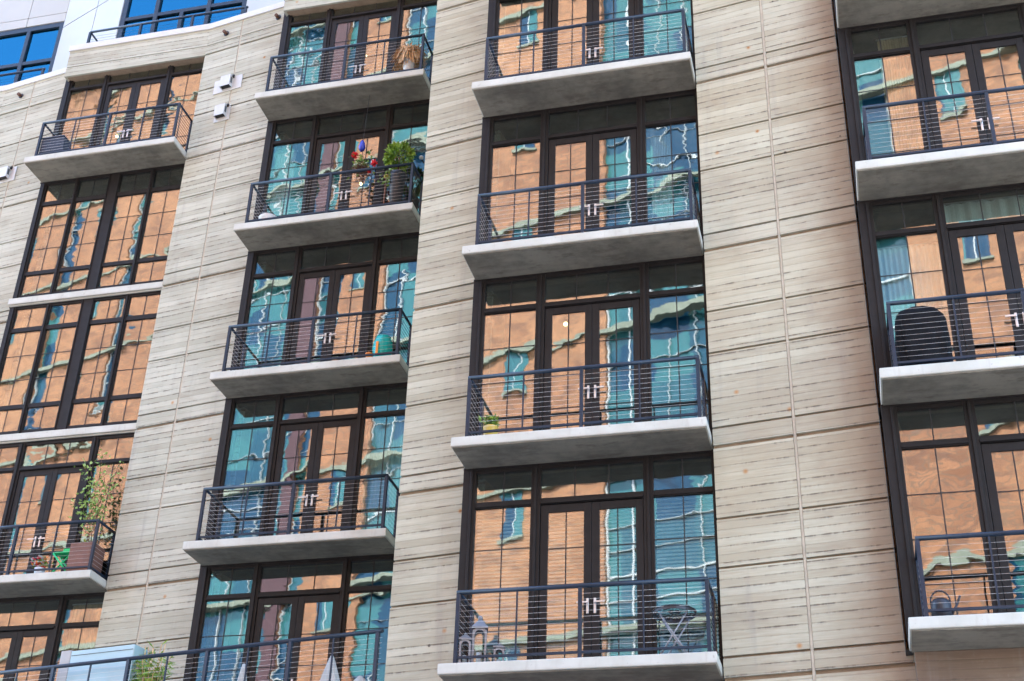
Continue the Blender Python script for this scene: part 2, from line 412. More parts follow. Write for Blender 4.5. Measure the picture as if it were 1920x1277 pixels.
# ------------------------------------------------------------------ concrete piers
def pier(start, end, mat, joint=None, depth=0.55, top=COPE_T, ext=0.3, return_depth=0.0):
    d = end - start; ln = d.length + ext; ang = math.atan2(d.y, d.x)
    m = MB()
    g = 0.03
    jx = joint if joint is not None else ln + 0.5
    grooves = []
    for k in range(0, 9):
        T = L(k) - 0.215 if k > 0 else TOP_SOFFIT
        if k > 0: grooves.append((T, 0.062))
        for fr in (1.15, 1.9):
            grooves.append((T - fr, 0.036))
        if k > 0: grooves.append((T + 0.31, 0.036))
    grooves += [(TOP_SOFFIT, 0.055), (TOP_GROOVE, 0.03)]
    grooves = sorted({round(q[0], 3): q for q in grooves if 0.2 < q[0] < COPE_B - 0.1}.values())
    z0 = 0.0
    cuts = []
    for zc, w in grooves:
        if zc - w / 2 - z0 > 0.08: cuts.append((z0, zc - w / 2)); z0 = zc + w / 2
    cuts.append((z0, COPE_B))
    for a, b in cuts:
        if joint is None: m.box(0, ln, 0, 0.05, a, b, 0); continue
        m.box(0, jx - 0.024, 0, 0.05, a, b, 0)
        m.box(jx + 0.024, ln, 0.0, 0.05, a, b, 0)
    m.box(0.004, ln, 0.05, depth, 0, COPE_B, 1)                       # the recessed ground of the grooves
    if joint is not None: m.box(jx - 0.020, jx + 0.019, 0.008, 0.052, 0, COPE_B - 0.01, 2)  # sealant bead in the upright joint
    m.box(-0.004, 0.05, 0.052, depth, 0, COPE_B, 0)                   # end face
    if return_depth: m.box(0, 0.3, depth, depth + return_depth, 0, COPE_B, 0)
    o = m.obj('concrete_pier', [mat, 'groove', 'joint'])
    place(o, start, 0, ang)
    c = MB(); c.box(-0.03, ln, -0.035, depth, COPE_B + 0.002, COPE_T)
    c.obj('coping', 'coping', o, bevel=0.01)
    return o, ang

piers = {}
def std(b0, b1): return at(b0, 3.84, 0.2), at(b1, -0.15, -0.46)
piers['ZA'] = pier(*std('Z', 'A'), 'board_cool', 0.98)
piers['AB'] = pier(*std('A', 'B'), 'board_cool', 0.98)
piers['BC'] = pier(Vector((-1.745, 20.672)), at('C', -0.15, -0.46), 'board', None, return_depth=3.4)
piers['CD'] = pier(*std('C', 'D'), 'board_stain', 1.22)
piers['DE'] = pier(at('D', 3.84, 0.2), at('D', 5.7, -0.68), 'board', 1.22)

# parapet above each bay
for bk in 'ZABCD':
    m = MB()
    for a, b in ((TOP_SOFFIT, TOP_GROOVE - 0.015), (TOP_GROOVE + 0.015, COPE_B)): m.box(0.0, 3.84, -0.2, -0.15, a, b, 0)
    m.box(0.004, 3.84, -0.15, 0.35, TOP_SOFFIT + 0.004, COPE_B, 1)
    m.box(0.0, 0.06, -0.148, 0.35, TOP_SOFFIT, COPE_B, 0)
    o = place(m.obj('parapet', ['board_cool' if bk in 'ZAB' else 'board', 'groove']), BAYS[bk], 0, BAY_ANG)
    c = MB(); c.box(-0.03, 3.836, -0.235, 0.35, COPE_B + 0.002, COPE_T + 0.003); c.obj('coping', 'coping', o, bevel=0.01)

# ------------------------------------------------------------------ balcony (local: x along, -y to the street, z from slab top)
SLAB_T = 0.155
def make_balcony():
    m = MB()
    m.box(-0.06, 3.82, -0.80, 0.10, -SLAB_T, 0.0, 0)
    o = m.obj('balcony', ['fascia'], bevel=0.012)
    s = MB()
    s.box(-0.035, 3.795, -0.772, 0.09, -SLAB_T - 0.018, -SLAB_T + 0.03, 0)
    s.obj('soffit', 'soffit', o)
    r = MB()
    r.tube((0.14, -0.70, 1.055), (3.74, -0.70, 1.055), 0.032, 10)
    r.tube((0.165, -0.70, 1.055), (0.165, 0.04, 1.055), 0.026, 8)
    r.tube((3.715, -0.70, 1.055), (3.715, 0.00, 1.055), 0.026, 8)
    r.obj('top_rail', 'rail', o)
    b = MB()
    b.box(0.19, 3.69, -0.718, -0.682, 0.085, 0.118)
    b.box(0.150, 0.180, -0.66, 0.0, 0.085, 0.118); b.box(3.700, 3.730, -0.66, 0.0, 0.085, 0.118)
    b.obj('bottom_rail', 'rail', o)
    for x, y, w, dd in ((0.165, -0.70, 0.05, 0.03), (1.94, -0.70, 0.05, 0.03), (3.715, -0.70, 0.05, 0.03), (0.165, 0.02, 0.04, 0.04), (3.715, -0.03, 0.04, 0.04)):
        p = MB(); p.box(x - w / 2, x + w / 2, y - dd, y + dd, 0.002, 1.03); p.box(x - w / 2 - 0.02, x + w / 2 + 0.02, y - dd - 0.02, y + dd + 0.02, 0.002, 0.012)
        p.obj('post', 'rail', o)
    for x in (1.03, 2.83):
        p = MB(); p.box(x - 0.011, x + 0.011, -0.712, -0.688, 0.119, 1.03); p.obj('baluster', 'rail', o)
    c = MB()
    for k in range(10):
        z = 0.195 + k * 0.083
        c.tube((0.165, -0.70, z), (3.715, -0.70, z), 0.0018, 5)
        c.tube((0.165, -0.70, z), (0.165, 0.02, z), 0.0018, 5)
        c.tube((3.715, -0.70, z), (3.715, -0.02, z), 0.0018, 5)
    c.obj('cables', 'cable', o)
    return o

balcony_at = [('A', 1), ('A', 4)] + [('B', n) for n in (1, 2, 3, 4)] + [('C', n) for n in (1, 2, 3, 4, 5)] + [('D', n) for n in (1, 2, 3, 4, 5)]
proto = make_balcony()
for i, (bk, n) in enumerate(balcony_at):
    o = proto if i == 0 else copy_tree(proto, building)
    place(o, BAYS[bk], L(n), BAY_ANG)

# ------------------------------------------------------------------ windows and doors
FY0, FY1 = -0.005, 0.115            # frame depth behind the slab-back line
GY = 0.035                        # glass plane
W_ALL = 3.92
def pane(parent, x0, x1, z0, z1, nx, nz, gm='glass', rows=None, y=GY):
    p = MB(); p.box(x0, x1, y, y + 0.014, z0, z1); p.obj('pane', gm, parent)
    g = MB()
    for i in range(1, nx):
        xc = x0 + (x1 - x0) * i / nx; g.box(xc - 0.0085, xc + 0.0085, y - 0.006, y - 0.001, z0, z1)
        if nz == 1 and i < nx - 1: g.obj('glazing_bar', 'gasket', parent); g = MB()
    zz = rows if rows else [z0 + (z1 - z0) * i / nz for i in range(1, nz)]
    for zc in zz: g.box(x0, x1, y - 0.0065, y - 0.0015, zc - 0.007, zc + 0.007)
    if g.f: g.obj('glazing_bar', 'gasket', parent)

HEAD = 3.30
def make_window():
    """side lights and transom lights round a pair of doors"""
    m = MB()
    for a, b in ((-0.07, 0.14), (1.02, 1.17), (2.75, 2.90), (3.78, 4.02)): m.box(a, b, FY0, FY1, 0, HEAD)
    for a, b in ((0.05, 0.09), (1.075, 1.115), (2.805, 2.845), (3.83, 3.87)): m.box(a, b, FY0 - 0.03, FY0 + 0.002, 0.0, HEAD - 0.02)
    m.box(-0.072, 4.02, FY0 - 0.004, FY1 + 0.01, HEAD + 0.001, 3.345)
    for a, b in ((0.14, 1.02), (2.90, 3.78)):
        m.box(a, b, FY0 + 0.008, FY1 - 0.004, 2.645, 2.75); m.box(a, b, FY0 + 0.008, FY1 - 0.004, 0.002, 0.10); m.box(a, b, FY0 + 0.012, FY1 - 0.004, HEAD - 0.06, HEAD)
        m.box(a, b, FY0 - 0.012, FY0 + 0.008, 2.66, 2.685)
    m.box(1.17, 2.75, FY0 + 0.008, FY1 - 0.004, 2.645, 2.75); m.box(1.17, 2.75, FY0 - 0.025, FY0 + 0.008, 2.65, 2.69)
    m.box(1.17, 2.75, FY0 + 0.012, FY1 - 0.004, HEAD - 0.06, HEAD)
    m.box(-0.068, 0.05, FY1 + 0.001, 0.75, 0, 3.345)               # side return of the box bay
    o = m.obj('window', 'frame', bevel=0.004)
    for a, b in ((0.14, 1.02), (2.90, 3.78)):
        pane(o, a, b, 0.10, 2.645, 2, 4, rows=[0.70, 1.33, 1.97]); pane(o, a, b, 2.75, HEAD - 0.06, 2, 1)
    pane(o, 1.17, 2.75, 2.75, HEAD - 0.06, 3, 1)
    return o

def make_door(x0, x1, hand):
    """glazed door leaf; hand -1 = lever points left"""
    m = MB(); st = 0.115
    m.box(x0, x0 + st, FY0 + 0.02, FY1 - 0.01, 0.012, 2.635); m.box(x1 - st, x1, FY0 + 0.02, FY1 - 0.01, 0.012, 2.635)
    m.box(x0 + st, x1 - st, FY0 + 0.023, FY1 - 0.013, 2.51, 2.635); m.box(x0 + st, x1 - st, FY0 + 0.023, FY1 - 0.013, 0.012, 0.22)
    o = m.obj('door', 'frame', bevel=0.004)
    pane(o, x0 + st, x1 - st, 0.22, 2.51, 2, 4, rows=[0.78, 1.36, 1.93])
    h = MB(); xc = x1 - 0.052 if hand < 0 else x0 + 0.052
    h.box(xc - 0.017, xc + 0.017, FY0 - 0.002, FY0 + 0.02, 0.89, 1.12)
    h.tube((xc, FY0, 1.045), (xc, FY0 - 0.05, 1.045), 0.013, 8)
    h.box(min(xc, xc + hand * 0.15), max(xc, xc + hand * 0.15), FY0 - 0.062, FY0 - 0.042, 1.032, 1.058)
    h.obj('handle', 'handle', o, bevel=0.003)
    return o

def make_wide_window():
    """four tall lights with a broad middle mullion"""
    m = MB()
    for a, b in ((-0.05, 0.12), (0.89, 1.0), (1.78, 2.08), (2.86, 2.97), (3.76, 4.02)): m.box(a, b, FY0, FY1, 0, HEAD)
    for a, b in ((0.04, 0.08), (0.925, 0.965), (2.895, 2.935)): m.box(a, b, FY0 - 0.03, FY0 + 0.002, 0.0, HEAD - 0.02)
    for xx in (1.80, 2.06): m.box(xx - 0.012, xx + 0.012, FY0 - 0.02, FY0 + 0.002, 0.0, HEAD)
    m.box(-0.072, 4.02, FY0 - 0.004, FY1 + 0.01, HEAD + 0.001, 3.345)
    cols = ((0.12, 0.89), (1.0, 1.78), (2.08, 2.86), (2.97, 3.76))
    for a, b in cols:
        m.box(a, b, FY0 + 0.008, FY1 - 0.004, 2.63, 2.74); m.box(a, b, FY0 + 0.008, FY1 - 0.004, 0.66, 0.76)
        m.box(a, b, FY0 + 0.008, FY1 - 0.004, 0.002, 0.12); m.box(a, b, FY0 + 0.012, FY1 - 0.004, HEAD - 0.05, HEAD)
    m.box(-0.068, 0.05, FY1 + 0.001, 0.75, 0, 3.345)
    o = m.obj('window', 'frame', bevel=0.004)
    for a, b in cols:
        pane(o, a, b, 0.12, 0.66, 2, 1); pane(o, a, b, 0.76, 2.63, 2, 3); pane(o, a, b, 2.74, HEAD - 0.05, 2, 1)
    return o

w_proto, wide_proto = make_window(), make_wide_window()
dl_proto, dr_proto = make_door(1.178, 1.957, -1), make_door(1.963, 2.742, 1)
used = set()
def use(proto, bk, n):
    o = proto if proto.name not in used else copy_tree(proto, building)
    used.add(proto.name)
    return place(o, BAYS[bk], L(n), BAY_ANG)
for bk in 'ABCD':
    for n in (1, 2, 3, 4, 5):
        if bk == 'A' and n in (2, 3): use(wide_proto, bk, n); continue
        use(w_proto, bk, n); use(dl_proto, bk, n); use(dr_proto, bk, n)
# white ledges under the wide windows
for n in (2, 3):
    m = MB(); m.box(-0.07, 3.83, -0.09, 0.05, -SLAB_T, 0.0); m.box(-0.05, 3.83, -0.045, 0.05, -SLAB_T - 0.03, -SLAB_T - 0.001)
    place(m.obj('ledge', 'fascia', bevel=0.008), BAYS['A'], L(n), BAY_ANG)

# rooms behind, one per bay and storey
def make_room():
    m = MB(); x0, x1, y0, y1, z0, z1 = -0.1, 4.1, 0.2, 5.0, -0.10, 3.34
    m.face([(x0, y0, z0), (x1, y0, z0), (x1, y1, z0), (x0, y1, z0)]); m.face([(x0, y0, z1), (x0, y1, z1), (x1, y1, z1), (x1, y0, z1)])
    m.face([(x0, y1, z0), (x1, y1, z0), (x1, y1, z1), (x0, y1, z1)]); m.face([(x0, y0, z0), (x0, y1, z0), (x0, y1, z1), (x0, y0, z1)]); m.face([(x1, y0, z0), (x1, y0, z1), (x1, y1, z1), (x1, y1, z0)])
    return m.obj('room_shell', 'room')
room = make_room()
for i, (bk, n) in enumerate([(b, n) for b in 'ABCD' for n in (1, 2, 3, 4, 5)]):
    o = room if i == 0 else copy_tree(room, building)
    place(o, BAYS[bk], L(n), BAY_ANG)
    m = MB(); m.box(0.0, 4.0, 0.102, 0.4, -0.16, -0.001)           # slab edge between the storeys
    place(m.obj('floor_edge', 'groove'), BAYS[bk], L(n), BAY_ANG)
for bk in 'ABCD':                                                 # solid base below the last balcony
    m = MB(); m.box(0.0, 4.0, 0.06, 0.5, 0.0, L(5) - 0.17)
    place(m.obj('base_wall', 'board_shaded'), BAYS[bk], 0, BAY_ANG)
m = MB(); m.box(0.0, 4.0, 0.06, 0.5, 0.0, TOP_SOFFIT); place(m.obj('base_wall', 'board'), BAYS['Z'], 0, BAY_ANG)

# ------------------------------------------------------------------ white roof storey
PV = -1.5
PZ0, PZ1 = COPE_B - 0.7, COPE_T + 5.2
def roof_window():
    m = MB(); z0, z1 = PZ0, 27.5 + EYE
    m.box(0.0, 0.14, 0.0, 0.14, z0, z1); m.box(3.61, 3.75, 0.0, 0.14, z0, z1); m.box(0.14, 3.61, 0.0, 0.14, z1 - 0.16, z1)
    for a in (1.05, 2.62): m.box(a - 0.06, a + 0.06, 0.0, 0.14, z0, z1 - 0.16)
    for a, b in ((0.14, 0.99), (1.11, 2.56), (2.68, 3.61)): m.box(a, b, 0.006, 0.13, 26.05 + EYE, 26.17 + EYE); m.box(a, b, 0.01, 0.13, 25.15 + EYE, 25.23 + EYE)
    m.box(1.78, 1.89, 0.0, 0.13, z0, 26.05 + EYE)
    o = m.obj('roof_window', 'rail', bevel=0.004)
    for a, b in ((0.14, 0.99), (1.11, 2.56), (2.68, 3.61)):
        p = MB(); p.box(a, b, 0.07, 0.085, 26.17 + EYE, z1 - 0.16); p.obj('pane', 'glass_top', o)
        p = MB(); p.box(a, b, 0.07, 0.085, z0, 26.05 + EYE); p.obj('pane', 'glass_top', o)
    return o
rw = roof_window()
order = 'ZABCD'
for i, bk in enumerate(order):
    o = rw if i == 0 else copy_tree(rw, building)
    place(o, at(bk, 0, PV), 0, BAY_ANG)
    m = MB()                                                      # panels over the window
    xs = (0.0, 1.25, 2.5, 3.75)
    for a, b in zip(xs[:-1], xs[1:]):
        m.box(a + 0.01, b - 0.01, -0.02, 0.02, 27.5 + EYE + 0.02, 27.83 + EYE); m.box(a + 0.01, b - 0.01, -0.02, 0.02, 27.85 + EYE, PZ1)
    m.box(0, 3.75, 0.02, 0.3, 27.5 + EYE, PZ1, 1)
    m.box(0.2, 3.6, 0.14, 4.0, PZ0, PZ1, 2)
    place(m.obj('white_wall', ['panel', 'seam', 'room']), at(bk, 0, PV), 0, BAY_ANG)
    if i + 1 < len(order):
        s, e = at(bk, 3.75, PV), at(order[i + 1], 0, PV); d = e - s; ln = d.length
        m = MB(); mid = ln * 0.55
        for a, b in ((0, mid), (mid, ln)):
            for za, zb in ((PZ0, 27.25 + EYE), (27.25 + EYE, PZ1)): m.box(a + 0.014, b - 0.014, -0.02, 0.02, za + 0.016, zb - 0.016)
        m.box(0, ln, 0.02, 0.3, PZ0, PZ1, 1)
        place(m.obj('white_wall', ['panel', 'seam']), s, 0, math.atan2(d.y, d.x))
    # roof terrace railing behind the coping
    m = MB(); z = 24.47 + EYE
    m.tube((0.15, 0.2, z), (4.55, 0.2, z), 0.032, 8); m.tube((0.15, 0.2, z), (0.15, 1.45, z), 0.026, 8)
    for x in (0.15, 1.6, 3.05, 4.5): m.box(x - 0.028, x + 0.028, 0.17, 0.23, COPE_T - 0.1, z - 0.02)
    for k in range(7): m.tube((0.15, 0.2, COPE_T + 0.1 + k * 0.09), (4.5, 0.2, COPE_T + 0.1 + k * 0.09), 0.0035, 5)
    place(m.obj('roof_railing', 'rail'), BAYS[bk], 0, BAY_ANG)
m = MB(); m.box(-3.0, 33.0, 2.2, 14.0, 0.0, PZ1 - 0.3)
place(m.obj('rear_wall', 'rear'), (-20.5, 37.0), 0, R(-24.3))
m = MB(); m.box(-3.0, 33.0, -2.3, 2.4, PZ1 - 0.28, PZ1 - 0.05); place(m.obj('roof', 'rear'), (-20.5, 37.0), 0, R(-24.3))

# ------------------------------------------------------------------ long terrace and railing on the lowest visible level
TA = R(-24.2); TO = Vector((-1.84, 20.81))
m = MB(); m.box(-12.5, 0.05, -0.12, 4.5, -0.3, -0.006)
terrace = place(m.obj('terrace', 'fascia'), TO, L(5), TA)
r = MB(); r.tube((-12.4, 0, 1.05), (0.0, 0, 1.05), 0.034, 10); r.obj('top_rail', 'rail', terrace)
r = MB(); r.box(-12.4, -0.03, -0.018, 0.018, 0.085, 0.118); r.obj('bottom_rail', 'rail', terrace)
for k in range(16):
    x = -0.08 - k * 0.785
    p = MB()
    if k % 2 == 0: p.box(x - 0.028, x + 0.028, -0.03, 0.03, 0.0, 1.03)
    else: p.box(x - 0.012, x + 0.012, -0.012, 0.012, 0.0, 1.03)
    p.obj('post' if k % 2 == 0 else 'baluster', 'rail', terrace)
c = MB()
for k in range(10): c.tube((-12.4, 0, 0.195 + k * 0.083), (0, 0, 0.195 + k * 0.083), 0.0018, 5)
c.obj('cables', 'cable', terrace)

# ------------------------------------------------------------------ brick building across the street (seen in the glass)
OX0, OX1, OY, OH = -78.0, 9.5, -7.0, 66.0
opp = thing('brick_building', 'tall orange brick building with teal glass bays, seen mirrored in the panes', 'building', (-28, -10, 0))
def oplace(o): o.parent = opp; o.location = Vector((28, 10, 0)); return o
GB = [(-74, -71), (-62, -60.5), (-52.6, -51.4), (-46.4, -45.5), (-36.2, -30.7), (-29.5, -28.4), (-25.3, -21.5), (-11.1, -4.2), (-0.6, 1.15), (6.0, 8.4)]
m = MB(); xs = [OX0]
for a, b in GB: xs += [a, b]
xs.append(OX1)
for a, b in zip(xs[0::2], xs[1::2]): m.box(a, b, OY - 0.6, OY, 0, OH)
m.box(OX0, OX1, OY - 14, OY - 0.6, 0, OH - 0.01)
m.box(OX0, OX1, OY - 0.59, OY - 0.002, OH - 1.3, OH - 0.005)
oplace(m.obj('brick_wall', 'brick'))
for i, (a, b) in enumerate(GB):
    zb = 24.2 if a == -0.6 else 0.0
    if zb: p = MB(); p.box(a - 0.001, b + 0.001, OY - 0.59, OY - 0.001, 0, zb); oplace(p.obj('brick_panel', 'brick'))
    p = MB(); p.box(a + 0.002, b - 0.002, OY - 0.42, OY - 0.30, zb, OH - 1.31)
    g = oplace(p.obj('glass_bay', 'teal'))
    t = MB(); nn = max(1, round((b - a) / 1.5))
    for k in range(nn + 1):
        x = min(max(a + (b - a) * k / nn + (random.uniform(-0.3, 0.3) if 0 < k < nn else 0), a + 0.06), b - 0.06); hw = random.choice((0.012, 0.02, 0.03, 0.045)); zs = zb
        while zs < OH - 1.4:                                      # mullions come in lengths, with gaps where panels take over
            ze = min(zs + random.choice((3.9, 5.85, 9.75)), OH - 1.31)
            if random.random() < 0.72: t.box(x - hw, x + hw, OY - 0.299, OY - 0.18, zs, ze - 0.02)
            zs = ze
    z = zb + 1.95
    while z < OH - 1.5:
        if random.random() < 0.6: hw = random.choice((0.01, 0.018, 0.03)); t.box(a + 0.12, b - 0.12, OY - 0.298, OY - 0.20, z - hw, z + hw)
        z += random.choice((0.98, 1.3, 1.95))
    t.obj('mullion', 'white_trim', g)
for (a, b) in ((-30.7, -29.5), (-21.5, -20.6)):
    p = MB(); p.box(a, b, OY - 0.005, OY + 0.12, 0, OH - 1.4); oplace(p.obj('pilaster', 'brick_shaded'))
for x in (-56.5, -49.0, -40.2, -26.8, -15.0, 3.4):                   # punched windows with stone lintels between the bays
    for k in range(10):
        z = 1.6 + 6.3 * k + (1.2 if x > -30 else 0.0)
        if z + 2.2 > OH - 1.5: continue
        p = MB(); p.box(x - 0.5, x + 0.5, OY + 0.002, OY + 0.03, z, z + 1.9); w = oplace(p.obj('window', 'teal'))
        p = MB(); p.box(x - 0.6, x + 0.6, OY + 0.001, OY + 0.10, z + 1.901, z + 2.1); p.box(x - 0.6, x + 0.6, OY + 0.001, OY + 0.12, z - 0.12, z - 0.001); p.obj('lintel', 'stone', w)
        p = MB(); p.box(x - 0.025, x + 0.025, OY + 0.031, OY + 0.06, z, z + 1.9); p.obj('glazing_bar', 'white_trim', w)
z = 4.7
while z < OH:
    p = MB(); p.box(OX0 - 0.05, OX1 + 0.05, OY - 0.15, OY + 0.20, z, z + 0.24); oplace(p.obj('string_course', 'stone')); z += 6.3
p = MB(); p.box(OX0 - 0.3, OX1 + 0.3, OY - 14, OY + 0.5, OH, OH + 0.6); oplace(p.obj('cornice', 'stone'))

# ------------------------------------------------------------------ street
def sheet(name, x0, x1, y0, y1, z0, z1, mat):
    m = MB(); m.box(x0, x1, y0, y1, z0, z1); return structure(m.obj(name, mat))
m = MB(); m.face([(-900, -900, -0.16), (900, -900, -0.16), (900, 900, -0.16), (-900, 900, -0.16)]); structure(m.obj('ground', 'paving'))
m = MB(); m.face([(-200, -1.5, -0.15), (200, -1.5, -0.15), (200, 9, -0.15), (-200, 9, -0.15)]); structure(m.obj('road', 'asphalt'))
sheet('near_pavement', -200, 200, -7.0, -1.65, -0.14, 0.0, 'paving')
sheet('far_pavement', -200, 200, 9.15, 60.0, -0.14, 0.0, 'paving')
sheet('kerb', -200, 200, -1.65, -1.5, -0.15, 0.006, 'kerbstone')
sheet('far_kerb', -200, 200, 9.0, 9.15, -0.15, 0.006, 'kerbstone')
#THINGS#

# ------------------------------------------------------------------ extra materials for the small things
M['black_plastic'] = plain("black_plastic", (0.018, 0.02, 0.028), 0.45)
M['cover'] = plain("charcoal_cover_cloth", (0.007, 0.0075, 0.009), 0.8, var=0.5, scale=4, bump=0.006, spec=0.12)
M['zinc'] = plain("pale_zinc", (0.62, 0.66, 0.70), 0.45, 0.2)
M['straw'] = plain("dry_straw", (0.60, 0.38, 0.19), 0.8, var=0.35, scale=20)
M['teal_pot'] = plain("teal_ceramic", (0.0, 0.40, 0.38), 0.18, var=0.15, scale=9)
M['orange'] = plain("orange_plastic", (0.75, 0.25, 0.03), 0.5)
M['yellow'] = plain("yellow_paint", (0.50, 0.36, 0.06), 0.4)
M['red'] = plain("red_petals", (0.62, 0.02, 0.03), 0.6)
M['blue'] = plain("blue_glass_feeder", (0.03, 0.05, 0.45), 0.25)
M['brown'] = plain("brown_twigs", (0.11, 0.05, 0.03), 0.8)
M['leaf'] = leaf_mat("bright_leaves", (0.09, 0.20, 0.02), (0.30, 0.46, 0.06))
M['leaf_pale'] = leaf_mat("pale_leaves", (0.16, 0.29, 0.06), (0.36, 0.52, 0.14))
M['leaf_dark'] = leaf_mat("mixed_leaves", (0.05, 0.12, 0.02), (0.22, 0.34, 0.04))
M['terracotta'] = plain("plum_terracotta", (0.17, 0.085, 0.065), 0.8)
M['green'] = plain("green_paint", (0.0, 0.50, 0.15), 0.4)
M['pale_blue'] = plain("pale_blue_panel", (0.34, 0.50, 0.55), 0.3, var=0.06, scale=1.0)
M['white_cloth'] = fabric("white_cloth", (0.44, 0.47, 0.46), 9.0)
M['lantern'] = plain("grey_lantern_metal", (0.22, 0.23, 0.25), 0.4, 0.4)
M['dark_slat'] = plain("navy_slats", (0.025, 0.035, 0.06), 0.5)
M['white_vent'] = plain("white_vent_plate", (0.54, 0.55, 0.54), 0.4, var=0.04)
M['bulb'] = emit_mat("warm_bulb", (1.0, 0.72, 0.35), 2.0)

def spot(bk, n, u, v): p = at(bk, u, v); return (p.x, p.y, L(n) + 0.001)

# wall vents on the piers (local frame of a pier: x along, -y to the street)
def on_pier(key, x, z, yy=0.0):
    o, ang = piers[key]; s = o.location + BASE
    return (s.x + math.cos(ang) * x + math.sin(ang) * yy * -1, s.y + math.sin(ang) * x + math.cos(ang) * yy, z), ang
def wall_vent(key, x, z, pw, ph, label):
    loc, ang = on_pier(key, x, z)
    t = thing('wall_vent', label, 'vent', loc, ang, 'white vent hoods on the piers')
    m = MB(); m.box(-pw / 2, pw / 2, -0.025, -0.001, -ph / 2, ph / 2); m.obj('plate', 'white_vent', t, bevel=0.004)
    h = MB(); w = 0.135; d = 0.15; a, b = -0.15, 0.23
    P = [(-w, -0.026, b), (w, -0.026, b), (w, -d, b - 0.05), (-w, -d, b - 0.05), (-w, -0.026, a), (w, -0.026, a), (w, -d, a + 0.02), (-w, -d, a + 0.02)]
    for q in ((0, 1, 2, 3), (3, 2, 6, 7), (0, 3, 7, 4), (1, 5, 6, 2), (0, 4, 5, 1)): h.face([P[i] for i in q])
    h.obj('hood', 'white_vent', t)
    g = MB(); g.face([(-w + .01, -0.03, a + 0.03), (-w + .01, -d + .01, a + 0.05), (w - .01, -d + .01, a + 0.05), (w - .01, -0.03, a + 0.03)]); g.obj('grille', 'gasket', t)
    g = MB(); g.box(w + 0.001, w + 0.004, -0.12, -0.06, -0.04, 0.13); g.obj('side_slot', 'seam', t)
    g = MB(); g.tube((w + 0.02, -0.05, b - 0.01), (w + 0.02, -0.05, b - 0.08), 0.028, 8); g.obj('cable_gland', 'gasket', t)
wall_vent('AB', 0.86, 21.45 + EYE, 0.78, 0.40, 'white hooded wall vent on a wide plate, upper of the pair on the concrete pier')
wall_vent('AB', 0.84, 20.57 + EYE, 0.42, 0.44, 'white hooded wall vent on a small square plate, lower of the pair')
wall_vent('ZA', 0.83, 20.48 + EYE, 0.62, 0.42, 'white hooded wall vent alone at the left edge of the picture')
def knob(key, x, z, label):
    loc, ang = on_pier(key, x, z)
    t = thing('overflow_spout', label, 'drain spout', loc, ang, 'dark overflow spouts under the coping')
    m = MB(); m.tube((0, 0.0, 0), (0, -0.12, -0.01), 0.045, 10); m.obj('pipe', 'brown', t)
    m = MB(); m.tube((0, -0.001, 0), (0, -0.015, 0), 0.075, 12); m.obj('collar', 'black_plastic', t)
knob('AB', 0.54, 23.17 + EYE, 'dark overflow spout just above the two white wall vents')
knob('AB', 2.02, 23.19 + EYE, 'dark overflow spout beside the corner of the upper parapet')
knob('ZA', 0.61, 23.13 + EYE, 'dark overflow spout on the leftmost pier below the white coping')

# top left balcony: slatted box
t = thing('deck_box', 'dark navy slatted box in the corner of the top left balcony', 'storage box', spot('A', 1, 0.52, 0.5), BAY_ANG)
for k in range(7):
    m = MB(); z = 0.03 + k * 0.08; w = 0.34 - 0.012 * k
    m.box(-0.32, w, -0.17, -0.145, z, z + 0.066); m.box(-0.32, w, 0.145, 0.17, z, z + 0.066); m.box(-0.32, -0.295, -0.145, 0.145, z, z + 0.066); m.box(w - 0.025, w, -0.145, 0.145, z, z + 0.066)
    m.obj('slat', 'dark_slat', t)
m = MB(); m.box(-0.33, 0.27, -0.18, 0.18, 0.60, 0.625); m.obj('lid', 'dark_slat', t)
m = MB(); m.box(-0.29, 0.2, -0.14, 0.14, 0.01, 0.595); m.obj('liner', 'gasket', t)

# straw grass in a zinc pot
t = thing('potted_grass', 'dry straw-coloured grass drooping over a pale zinc pot', 'potted plant', spot('B', 1, 3.36, 0.5), BAY_ANG)
m = MB(); m.lathe([(0.001, 0), (0.095, 0.0), (0.135, 0.62), (0.14, 0.66), (0.125, 0.66), (0.12, 0.6), (0.001, 0.6)], 24); m.obj('pot', 'zinc', t)
m = MB()
for i in range(620):
    a = random.uniform(0, 6.283); r0 = random.uniform(0, 0.09); rr = random.uniform(0.14, 0.36); hh = random.uniform(0.12, 0.32); dr = random.uniform(0.05, 0.5)
    c = Vector((math.cos(a), math.sin(a) * 0.75, 0)); w = Vector((-math.sin(a), math.cos(a), 0)) * 0.010
    pts = []
    for k in range(5):
        s = k / 4; pts.append(c * (r0 + rr * s ** 0.8) + Vector((0, 0, 0.62 + hh * math.sin(min(1, s * 1.5) * 1.57) - dr * max(0, s - 0.4) * 1.6)))
    for p, q in zip(pts[:-1], pts[1:]): m.face([p - w, p + w, q + w, q - w])
m.obj('straw', 'straw', t)

# second balcony of the second column: hanging feeder with flowers, bush, stake, bowl
t = thing('hanging_basket', 'hanging twig basket with red flowers under a blue glass feeder', 'hanging basket', spot('B', 2, 2.5, 0.45), BAY_ANG)
t.location.z += 1.3
m = MB(); m.path([(0, 0, 0.1), (-0.04, 0, 0.7), (0, 0, 1.98)], 0.006, 5); m.obj('hanger', 'black_plastic', t)
m = MB(); m.lathe([(0.001, 0.48), (0.05, 0.48), (0.075, 0.56), (0.05, 0.68), (0.025, 0.74), (0.001, 0.75)], 14, 0, (-0.05, 0, 0)); m.obj('feeder', 'blue', t)
m = MB()
q = Vector((0, 0, 0))
for i in range(300):
    p = q if i % 9 else Vector((0, 0, 0)); q = p * 0.93 + Vector((random.uniform(-1, 1), random.uniform(-1, 1), random.uniform(-1.2, 0.6))).normalized() * random.uniform(0.05, 0.13)
    m.tube(p, q, 0.006, 4, 0, cap=False)
